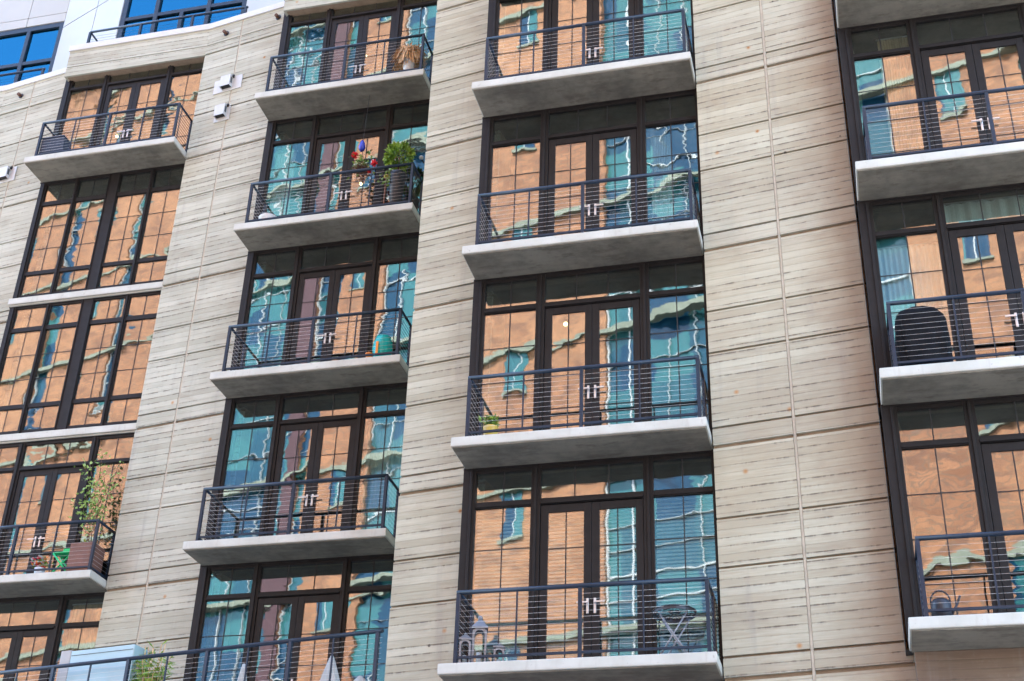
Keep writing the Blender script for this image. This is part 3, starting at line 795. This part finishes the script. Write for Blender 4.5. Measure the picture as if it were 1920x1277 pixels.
m.obj('twigs', 'brown', t)
m = MB()
for i in range(90):
    m.leaf((random.gauss(-0.03, 0.12), random.gauss(0, 0.08), random.gauss(0.12, 0.13)), (random.uniform(-1, 1), random.uniform(-1, 1), random.uniform(-1, 1)), 0.05, 0.10)
m.obj('leaves', 'leaf_dark', t)
for c, s in (((-0.17, -0.05, 0.34), 0.075), ((0.28, -0.05, 0.06), 0.08), ((0.20, -0.05, -0.14), 0.05)):
    m = MB()
    for i in range(40):
        d = Vector((random.gauss(0, 1), random.gauss(0, 1), random.gauss(0, 1))).normalized(); m.leaf(Vector(c), d, 0.05, s * 1.2)
    m.obj('flower', 'red', t)

t = thing('bushy_planter', 'bright green bushy plant in a tall dark tapered planter', 'potted plant', spot('B', 2, 3.30, 0.42), BAY_ANG)
m = MB(); m.lathe([(0.001, 0.0), (0.10, 0.0), (0.17, 0.98), (0.18, 1.04), (0.155, 1.04), (0.15, 1.0), (0.001, 1.0)], 20); m.obj('planter', 'black_plastic', t)
m = MB()
for i in range(520):
    d = Vector((random.gauss(0, 1), random.gauss(0, 0.8), random.gauss(0, 0.9))).normalized() * random.uniform(0.4, 1.0) ** 0.5
    c = Vector((d.x * 0.27, d.y * 0.24, 1.52 + d.z * 0.26))
    m.leaf(c, d + Vector((0, 0, random.uniform(-0.9, 0.5))), random.uniform(0.05, 0.085), random.uniform(0.08, 0.14))
for i in range(110):
    s = random.random(); m.leaf((-0.16 + random.gauss(0, 0.07), -0.08 + random.gauss(0, 0.05), 1.35 - 0.55 * s), (random.uniform(-1, 1), random.uniform(-1, 0), -1), 0.05, 0.10)
m.obj('leaves', 'leaf', t)
m = MB(); m.tube((0, 0, 0.99), (0, 0, 1.5), 0.018, 6); m.obj('stem', 'brown', t)
t = thing('garden_stake', 'slim red garden stake topped with a yellow ball', 'garden stake', spot('B', 2, 3.08, 0.5), BAY_ANG)
m = MB(); m.tube((0, 0, 0), (0, 0, 0.93), 0.018, 8); m.lathe([(0.001, 0), (0.11, 0), (0.10, 0.03), (0.001, 0.04)], 16); m.obj('pole', 'terracotta', t)
m = MB(); m.ball((0, 0, 0.97), 0.055); m.obj('ball', 'yellow', t)
t = thing('metal_bowl', 'shiny round metal bowl in the left corner behind the cables', 'bowl', spot('B', 2, 0.55, 0.5), BAY_ANG)
m = MB(); m.lathe([(0.001, 0.02), (0.09, 0.0), (0.16, 0.10), (0.2, 0.24), (0.21, 0.25), (0.20, 0.26), (0.15, 0.12), (0.001, 0.05)], 24); m.obj('bowl_body', 'zinc', t)
m = MB(); m.lathe([(0.1, 0.252), (0.195, 0.262), (0.19, 0.28), (0.001, 0.33)], 24); m.obj('lid', 'black_plastic', t)
t = thing('globe_light', 'small white globe light fixed beside the right edge of the second column glazing', 'globe light', spot('B', 2, 3.72, 0.18), BAY_ANG)
t.location.z += 1.55
m = MB(); m.ball((0, -0.06, 0), 0.05); m.obj('globe', 'white_trim', t)
m = MB(); m.tube((0, 0.12, 0.0), (0, -0.02, 0.0), 0.02, 8); m.obj('bracket', 'black_plastic', t)

# teal pot
t = thing('ceramic_pot', 'glossy teal ribbed ceramic pot with an orange tag', 'flower pot', spot('B', 3, 3.34, 0.5), BAY_ANG)
m = MB(); k = len(m.v)
prof = [(0.001, 0), (0.12, 0.0), (0.17, 0.13), (0.195, 0.31), (0.185, 0.45), (0.15, 0.53), (0.145, 0.57), (0.125, 0.55), (0.001, 0.50)]
m.lathe(prof, 28)
for i, v in enumerate(m.v):
    a = math.atan2(v[1], v[0]); s = 1 + 0.03 * math.cos(9 * a); m.v[i] = (v[0] * s, v[1] * s, v[2])
m.obj('pot_body', 'teal_pot', t)
m = MB(); m.box(-0.06, -0.015, -0.216, -0.20, 0.10, 0.38); m.obj('tag', 'orange', t)
t = thing('small_pot', 'small orange pot on the floor left of the teal pot', 'flower pot', spot('B', 3, 3.08, 0.5), BAY_ANG)
m = MB(); m.lathe([(0.001, 0), (0.05, 0.0), (0.07, 0.22), (0.06, 0.23), (0.001, 0.2)], 16); m.obj('pot_body', 'orange', t)
m = MB(); m.lathe([(0.062, 0.205), (0.078, 0.205), (0.078, 0.245), (0.062, 0.245)], 16); m.obj('rim', 'orange', t)

# yellow-green planter
t = thing('leafy_pot', 'small leafy plant in a yellow pot at the left end of a middle balcony', 'potted plant', spot('C', 4, 0.48, 0.5), BAY_ANG)
m = MB(); m.lathe([(0.001, 0), (0.09, 0.0), (0.12, 0.26), (0.11, 0.27), (0.001, 0.25)], 18); m.obj('pot', 'yellow', t)
m = MB()
for i in range(130): m.leaf((random.gauss(0, 0.06), random.gauss(0, 0.05), random.uniform(0.24, 0.40)), (random.uniform(-1, 1), random.uniform(-1, 1), random.uniform(0, 1)), 0.045, 0.10)
m.obj('leaves', 'leaf_dark', t)

# lanterns
def lantern(u, v, w, h, label):
    t = thing('floor_lantern', label, 'lantern', spot('C', 5, u, v), BAY_ANG + 0.25, 'grey lanterns in the balcony corner')
    a = w / 2; hb = h * 0.70
    m = MB(); m.box(-a * 1.1, a * 1.1, -a * 1.1, a * 1.1, 0, 0.035); m.obj('base', 'lantern', t)
    for sx in (-1, 1):
        for sy in (-1, 1):
            m = MB(); m.box(min(sx * a, sx * (a - 0.026)), max(sx * a, sx * (a - 0.026)), min(sy * a, sy * (a - 0.026)), max(sy * a, sy * (a - 0.026)), 0.036, hb); m.obj('upright', 'lantern', t)
    m = MB()                                                      # arched heads over the four openings
    for s in range(4):
        q = Matrix.Rotation(s * math.pi / 2, 4, 'Z'); n = 8; r = a - 0.027
        for i in range(n):
            t0, t1 = math.pi * i / n, math.pi * (i + 1) / n
            P = [(r * math.cos(t0), -a + .002, hb - r + r * math.sin(t0)), (r * math.cos(t1), -a + .002, hb - r + r * math.sin(t1)), (r * math.cos(t1), -a + .002, hb + 0.02), (r * math.cos(t0), -a + .002, hb + 0.02)]
            Q = [(x, y + 0.02, z) for x, y, z in P]
            P = [tuple(q @ Vector(x)) for x in P]; Q = [tuple(q @ Vector(x)) for x in Q]
            m.face(P); m.face(Q[::-1]); m.face([P[0], Q[0], Q[1], P[1]])
    m.obj('arch', 'lantern', t)
    m = MB(); b = a * 1.18
    m.box(-b, b, -b, b, hb + 0.021, hb + 0.04)
    for s in range(4):
        q = Matrix.Rotation(s * math.pi / 2, 4, 'Z'); m.face([tuple(q @ Vector(x)) for x in ((-b, -b, hb + 0.041), (b, -b, hb + 0.041), (0.02, -0.02, h * 0.92), (-0.02, -0.02, h * 0.92))])
    m.ball((0, 0, h * 0.95), h * 0.045); m.obj('roof', 'lantern', t)
    m = MB(); m.tube((0, 0, 0.036), (0, 0, hb * 0.45), a * 0.4, 12); m.obj('candle', 'white_cloth', t)
lantern(0.42, 0.40, 0.20, 0.80, 'tallest of the three grey lanterns with arched openings')
lantern(0.27, 0.60, 0.16, 0.49, 'middle-sized grey lantern standing in front of the tallest one')
lantern(0.74, 0.50, 0.15, 0.34, 'smallest grey lantern, set apart to the right of the other two')

# folding bistro table
t = thing('bistro_table', 'round black wrought-iron folding table on crossed legs', 'table', spot('C', 5, 3.22, 0.42), BAY_ANG)
m = MB()
for r in (0.30, 0.24, 0.16, 0.08):
    n = 28
    for i in range(n): m.tube((r * math.cos(6.283 * i / n), r * math.sin(6.283 * i / n), 0.70), (r * math.cos(6.283 * (i + 1) / n), r * math.sin(6.283 * (i + 1) / n), 0.70), 0.010 if r == 0.30 else 0.006, 5)
for i in range(16):
    a = 6.283 * i / 16; m.tube((0, 0, 0.70), (0.3 * math.cos(a), 0.3 * math.sin(a), 0.70), 0.005, 4)
n = 28
for i in range(n):
    a, b = 6.283 * i / n, 6.283 * (i + 1) / n; m.face([(0.3 * math.cos(a), 0.3 * math.sin(a), 0.695), (0.3 * math.cos(b), 0.3 * math.sin(b), 0.695), (0.3 * math.cos(b), 0.3 * math.sin(b), 0.65), (0.3 * math.cos(a), 0.3 * math.sin(a), 0.65)])
m.obj('tabletop', 'black_plastic', t)
for y in (-0.16, 0.16):
    for s in (-1, 1):
        m = MB(); m.path([(-0.21 * s, y, 0.01), (0.19 * s, y + 0.012 * s, 0.64)], 0.013, 7); m.obj('leg', 'lantern', t)
m = MB(); m.tube((-0.2, -0.16, 0.03), (-0.2, 0.16, 0.03), 0.008, 6); m.obj('crossbar', 'zinc', t)

# covered grill
t = thing('covered_grill', 'barbecue grill under a charcoal cloth cover on the right-hand balcony', 'covered grill', spot('D', 4, 0.57, 0.42), BAY_ANG)
m = MB(); n = 40; rows = 12
k = len(m.v)
for j in range(rows + 1):
    s = j / rows; z = 0.04 + 1.06 * s
    wx = 0.355 - 0.02 * s; wy = 0.23 - 0.02 * s
    if s > 0.62: q = (s - 0.62) / 0.38; wx *= math.sqrt(max(0.0, 1 - q ** 2.6 * 0.92)); wy *= math.sqrt(max(0.0, 1 - q ** 2.6 * 0.92))
    for i in range(n):
        a = 6.283 * i / n; ca, sa = math.cos(a), math.sin(a); e = 0.45
        f = 1 + (0.3 + 0.7 * (1 - s)) * 0.10 * math.sin(7 * a + 2.5 * s) + 0.04 * math.sin(13 * a + 5 * s) + 0.02 * math.sin(23 * a - 7 * s)
        m.v.append((wx * math.copysign(abs(ca) ** e, ca) * f, wy * math.copysign(abs(sa) ** e, sa) * f, z))
for j in range(rows):
    for i in range(n):
        i2 = (i + 1) % n; m.f.append((k + j * n + i, k + j * n + i2, k + (j + 1) * n + i2, k + (j + 1) * n + i)); m.m.append(0); m.sm.append(True)
m.f.append(tuple(k + rows * n + i for i in range(n))); m.m.append(0); m.sm.append(True)
m.obj('cover', 'cover', t)
for x in (-0.27, 0.27):
    m = MB(); m.tube((x, -0.05, 0.05), (x, 0.05, 0.05), 0.05, 14); m.obj('wheel', 'black_plastic', t)

# watering can
t = thing('watering_can', 'dark watering can with a looped handle on the lowest right balcony', 'watering can', spot('D', 5, 0.36, 0.5), BAY_ANG)
m = MB(); m.lathe([(0.001, 0), (0.13, 0.0), (0.125, 0.26), (0.09, 0.30), (0.085, 0.3), (0.001, 0.27)], 20); m.obj('can_body', 'black_plastic', t)
m = MB(); m.path([(0.12 * math.cos(q) * 1.0 - 0.0, 0, 0.27 + 0.15 * math.sin(q)) for q in [math.pi * i / 8 for i in range(9)]], 0.011, 6); m.obj('handle', 'black_plastic', t)
m = MB(); m.path([(0.11, -0.02, 0.08), (0.2, -0.03, 0.24), (0.24, -0.03, 0.33)], 0.016, 6); m.obj('spout', 'black_plastic', t)

# lower left balcony: flowers, green chair, terracotta planter with climber
t = thing('flower_pot', 'pot of pink and orange flowers left of the green chair', 'potted flowers', spot('A', 4, 2.50, 0.5), BAY_ANG)
m = MB(); m.lathe([(0.001, 0), (0.08, 0.0), (0.11, 0.2), (0.10, 0.21), (0.001, 0.19)], 16); m.obj('pot', 'zinc', t)
for mat, nn in (('red', 26), ('orange', 18), ('white_cloth', 30), ('leaf_dark', 60)):
    m = MB()
    for i in range(nn):
        c = Vector((random.gauss(0, 0.08), random.gauss(0, 0.06), random.uniform(0.22, 0.42)))
        for q in range(3): m.leaf(c, (random.uniform(-1, 1), random.uniform(-1, 1), random.uniform(-0.4, 1)), 0.04, 0.05)
    m.obj('leaves' if mat == 'leaf_dark' else 'blossom', mat, t)
t = thing('folding_chair', 'bright green folding chair with crossed legs on the lower left balcony', 'folding chair', spot('A', 4, 3.0, 0.45), BAY_ANG)
m = MB(); m.box(-0.21, 0.21, -0.15, 0.17, 0.47, 0.495); m.obj('seat', 'green', t, bevel=0.008)
for y in (-0.14, 0.15):
    for s in (-1, 1):
        m = MB(); m.tube((-0.21 * s, y, 0.01), (0.21 * s, y + 0.016 * s, 0.47), 0.02, 7); m.obj('leg', 'green', t)
m = MB(); m.box(-0.205, 0.205, 0.155, 0.172, 0.56, 0.68); m.box(-0.205, -0.185, 0.15, 0.168, 0.495, 0.56); m.box(0.185, 0.205, 0.15, 0.168, 0.495, 0.56); m.obj('backrest', 'green', t)
t = thing('climber_planter', 'square terracotta planter with a tall climbing plant spreading over the glass', 'potted climber', spot('A', 4, 3.44, 0.45), BAY_ANG)
m = MB()
for a, b, c, d in ((-0.24, 0.24, -0.24, -0.20), (-0.24, 0.24, 0.20, 0.24), (-0.24, -0.20, -0.20, 0.20), (0.20, 0.24, -0.20, 0.20)): m.box(a, b, c, d, 0, 0.62)
m.box(-0.2, 0.2, -0.2, 0.2, 0, 0.56); m.obj('planter', 'terracotta', t)
m = MB(); lf = MB()
for i in range(11):
    x, y, z = random.uniform(-0.1, 0.1), random.uniform(-0.05, 0.1), 0.56
    pts = [(x, y, z)]; tx = random.uniform(-0.62, 0.45); top = random.uniform(1.5, 2.7)
    for k in range(1, 9):
        s = k / 8; pts.append((x + (tx - x) * s ** 1.3 + random.gauss(0, 0.03), y + random.gauss(0, 0.04), z + (top - z) * s))
    m.path(pts, 0.006, 5)
    for k in range(2, 9):
        for q in range(random.randint(3, 11) if k > 3 else 2):
            p = Vector(pts[k]) + Vector((random.gauss(0, 0.09), random.gauss(0, 0.06), random.gauss(0, 0.08)))
            lf.leaf(p, (random.uniform(-1, 1), random.uniform(-1, 0.3), random.uniform(-1, 0.6)), random.uniform(0.035, 0.06), random.uniform(0.06, 0.10))
m.obj('stems', 'brown', t); lf.obj('leaves', 'leaf_pale', t)
t = thing('trellis_post', 'thin dark trellis post against the right edge of the lower left balcony glass', 'trellis post', spot('A', 4, 3.80, 0.10), BAY_ANG)
m = MB(); m.tube((0, 0, 0), (0, 0, 1.75), 0.022, 8); m.obj('pole', 'black_plastic', t)
m = MB(); m.tube((-0.12, 0, 1.2), (0.10, 0, 1.2), 0.012, 6); m.tube((-0.12, 0, 0.8), (0.10, 0, 0.8), 0.012, 6); m.tube((-0.12, 0, 0.4), (0.10, 0, 0.4), 0.012, 6); m.obj('rungs', 'black_plastic', t)

# terrace things (local frame of the terrace railing)
TE, TN = Vector((math.cos(TA), math.sin(TA))), Vector((math.sin(TA), -math.cos(TA)))
def tspot(u, v): p = TO + TE * u + TN * v; return (p.x, p.y, L(5))
t = thing('storage_cabinet', 'pale blue glossy cabinet with a white left edge behind the terrace railing', 'cabinet', tspot(-5.62, -0.42), TA)
m = MB(); m.box(-0.62, 0.72, -0.2, 0.2, 0.03, 1.38); m.obj('cabinet_body', 'pale_blue', t, bevel=0.01)
m = MB(); m.box(-0.84, -0.622, -0.205, 0.2, 0.03, 1.40); m.obj('side_panel', 'white_trim', t, bevel=0.01)
m = MB(); m.box(-0.60, 0.70, -0.206, -0.201, 1.29, 1.30); m.obj('door_seam', 'seam', t)
t = thing('bamboo_plant', 'bushy yellow-green bamboo behind the terrace railing', 'potted plant', tspot(-4.55, -0.40), TA)
m = MB(); m.lathe([(0.001, 0), (0.16, 0.0), (0.2, 0.34), (0.18, 0.35), (0.001, 0.32)], 20); m.obj('pot', 'black_plastic', t)
m = MB(); lf = MB()
for i in range(34):
    a = random.uniform(0, 6.283); r = random.uniform(0.02, 0.13); b = Vector((r * math.cos(a), r * math.sin(a), 0.32)); h = random.uniform(0.7, 1.4)
    tp = Vector((b.x * 2.6 + random.gauss(0, 0.05), b.y * 2.2, h)); m.tube(b, tp, 0.007, 5)
    for q in range(26):
        s = random.uniform(0.2, 1.0); p = b.lerp(tp, s); lf.leaf(p, (random.uniform(-1, 1), random.uniform(-1, 1), random.uniform(-1.0, 0.5)), random.uniform(0.02, 0.034), random.uniform(0.12, 0.22))
m.obj('canes', 'straw', t); lf.obj('leaves', 'leaf', t)
def draped(u, v, w, h, label, folds):
    t = thing('draped_cloth', label, 'cloth', tspot(u, v), TA, 'white cloths on the terrace')
    m = MB(); n = 48; rows = 8; k = 0
    for j in range(rows + 1):
        s = j / rows; z = h * (1 - s); r = 0.025 + (w / 2 - 0.025) * s ** 0.85
        for i in range(n):
            a = 6.283 * i / n; f = 1 + 0.16 * s * math.sin(folds * a + 0.6 * s); m.v.append((r * math.cos(a) * f, r * math.sin(a) * f * 0.6, z))
    for j in range(rows):
        for i in range(n):
            i2 = (i + 1) % n; m.f.append((j * n + i, (j + 1) * n + i, (j + 1) * n + i2, j * n + i2)); m.m.append(0); m.sm.append(True)
    m.f.append(tuple(range(n))); m.m.append(0); m.sm.append(False)
    m.obj('drape', 'white_cloth', t)
    m = MB(); m.tube((0, 0, 0.0), (0, 0, h - 0.01), 0.015, 8); m.obj('pole', 'zinc', t)
draped(-1.02, -0.25, 0.56, 0.82, 'white cloth draped to a tall point behind the terrace railing', 7)
draped(-2.66, -0.25, 0.36, 0.84, 'narrow white cloth bundle left of the taller draped cloth', 5)
draped(-0.48, -0.25, 0.80, 0.45, 'low wide white cloth next to the right end of the terrace railing', 8)

# ------------------------------------------------------------------ blinds, curtains and lamps inside the rooms
def blind(bk, n, u0, u1, z0, z1, label):
    t = thing('slatted_blind', label, 'blind', spot(bk, n, (u0 + u1) / 2, -0.24), BAY_ANG, 'white slatted blinds behind the lowest middle windows')
    w = (u1 - u0) / 2; m = MB(); z = z0
    while z < z1 - 0.05:
        m.face([(-w, -0.018, z), (w, -0.018, z), (w, 0.012, z + 0.045), (-w, 0.012, z + 0.045)]); z += 0.058
    m.obj('slats', 'blind', t)
    m = MB(); m.box(-w, w, -0.025, 0.025, z1 - 0.05, z1); m.obj('headrail', 'blind', t)
blind('C', 5, 0.12, 1.03, 0.1, 2.72, 'white slatted blind behind the left side light of the lowest middle window')
blind('C', 5, 1.2, 1.95, 0.1, 2.62, 'white slatted blind behind the left door leaf above the lanterns')
blind('C', 5, 1.97, 2.72, 0.1, 2.62, 'white slatted blind behind the right door leaf next to the folding table')
blind('C', 5, 2.9, 3.8, 0.1, 2.72, 'white slatted blind behind the right side light above the folding table')
def curtain(bk, n, u0, u1, z0, z1, label, mat='curtain'):
    t = thing('curtain', label, 'curtain', spot(bk, n, (u0 + u1) / 2, -0.28), BAY_ANG, 'curtains inside the windows')
    w = (u1 - u0) / 2; m = MB(); k = 60
    ys = [0.025 * math.sin(i * 1.25) + 0.012 * math.sin(i * 0.47) for i in range(k + 1)]
    for i in range(k):
        a, b = -w + 2 * w * i / k, -w + 2 * w * (i + 1) / k
        m.face([(a, ys[i], z0), (b, ys[i + 1], z0), (b, ys[i + 1] * 0.6, z1), (a, ys[i] * 0.6, z1)], 0, True)
    m.obj('cloth', mat, t)
    m = MB(); m.tube((-w - 0.02, 0, z1 + 0.015), (w + 0.02, 0, z1 + 0.015), 0.014, 8); m.obj('curtain_rod', 'handle', t)
curtain('D', 4, 0.1, 1.04, 0.05, 2.6, 'white curtain behind the covered grill')
curtain('D', 3, 0.55, 1.04, 0.05, 3.2, 'cream curtain in the left side light of the upper right window', 'curtain_tan')
curtain('D', 4, 1.2, 3.7, 2.72, 3.28, 'short white valance across the transom over the doors beside the grill')
curtain('B', 4, 2.9, 3.75, 0.05, 2.65, 'pale curtain right of the doors on the fourth balcony of the second column')
curtain('A', 5, 2.9, 3.8, 0.05, 3.2, 'tan curtain in the window at the lower left corner', 'curtain_tan')
curtain('B', 2, 0.14, 0.6, 0.05, 2.6, 'white curtain drawn aside in the window left of the hanging basket')
curtain('C', 3, 2.95, 3.3, 0.05, 2.6, 'narrow white curtain in the right side light of the second middle window')
def lamp(bk, n, u, v, z, label):
    t = thing('pendant_lamp', label, 'lamp', spot(bk, n, u, v), BAY_ANG, 'warm lamps glowing inside the rooms')
    t.location.z = L(n) + z
    m = MB(); m.ball((0, 0, 0), 0.034, 0, 14); m.obj('bulb', 'bulb', t)
    m = MB(); m.tube((0, 0, 0.04), (0, 0, 3.33 - z), 0.006, 6); m.obj('cord', 'black_plastic', t)
    m = MB(); m.tube((0, 0, 0.038), (0, 0, 0.09), 0.022, 10); m.obj('lamp_holder', 'black_plastic', t)
lamp('C', 4, 1.37, -0.7, 2.72, 'warm round lamp seen through the left door leaf of the third middle balcony')
lamp('B', 1, 1.80, -0.7, 2.03, 'warm round lamp behind the doors beside the straw-filled pot')
lamp('B', 2, 2.02, -0.7, 1.81, 'warm round lamp behind the doors by the hanging basket')
lamp('A', 1, 1.25, -0.7, 1.58, 'warm round lamp behind the doors of the top left balcony')
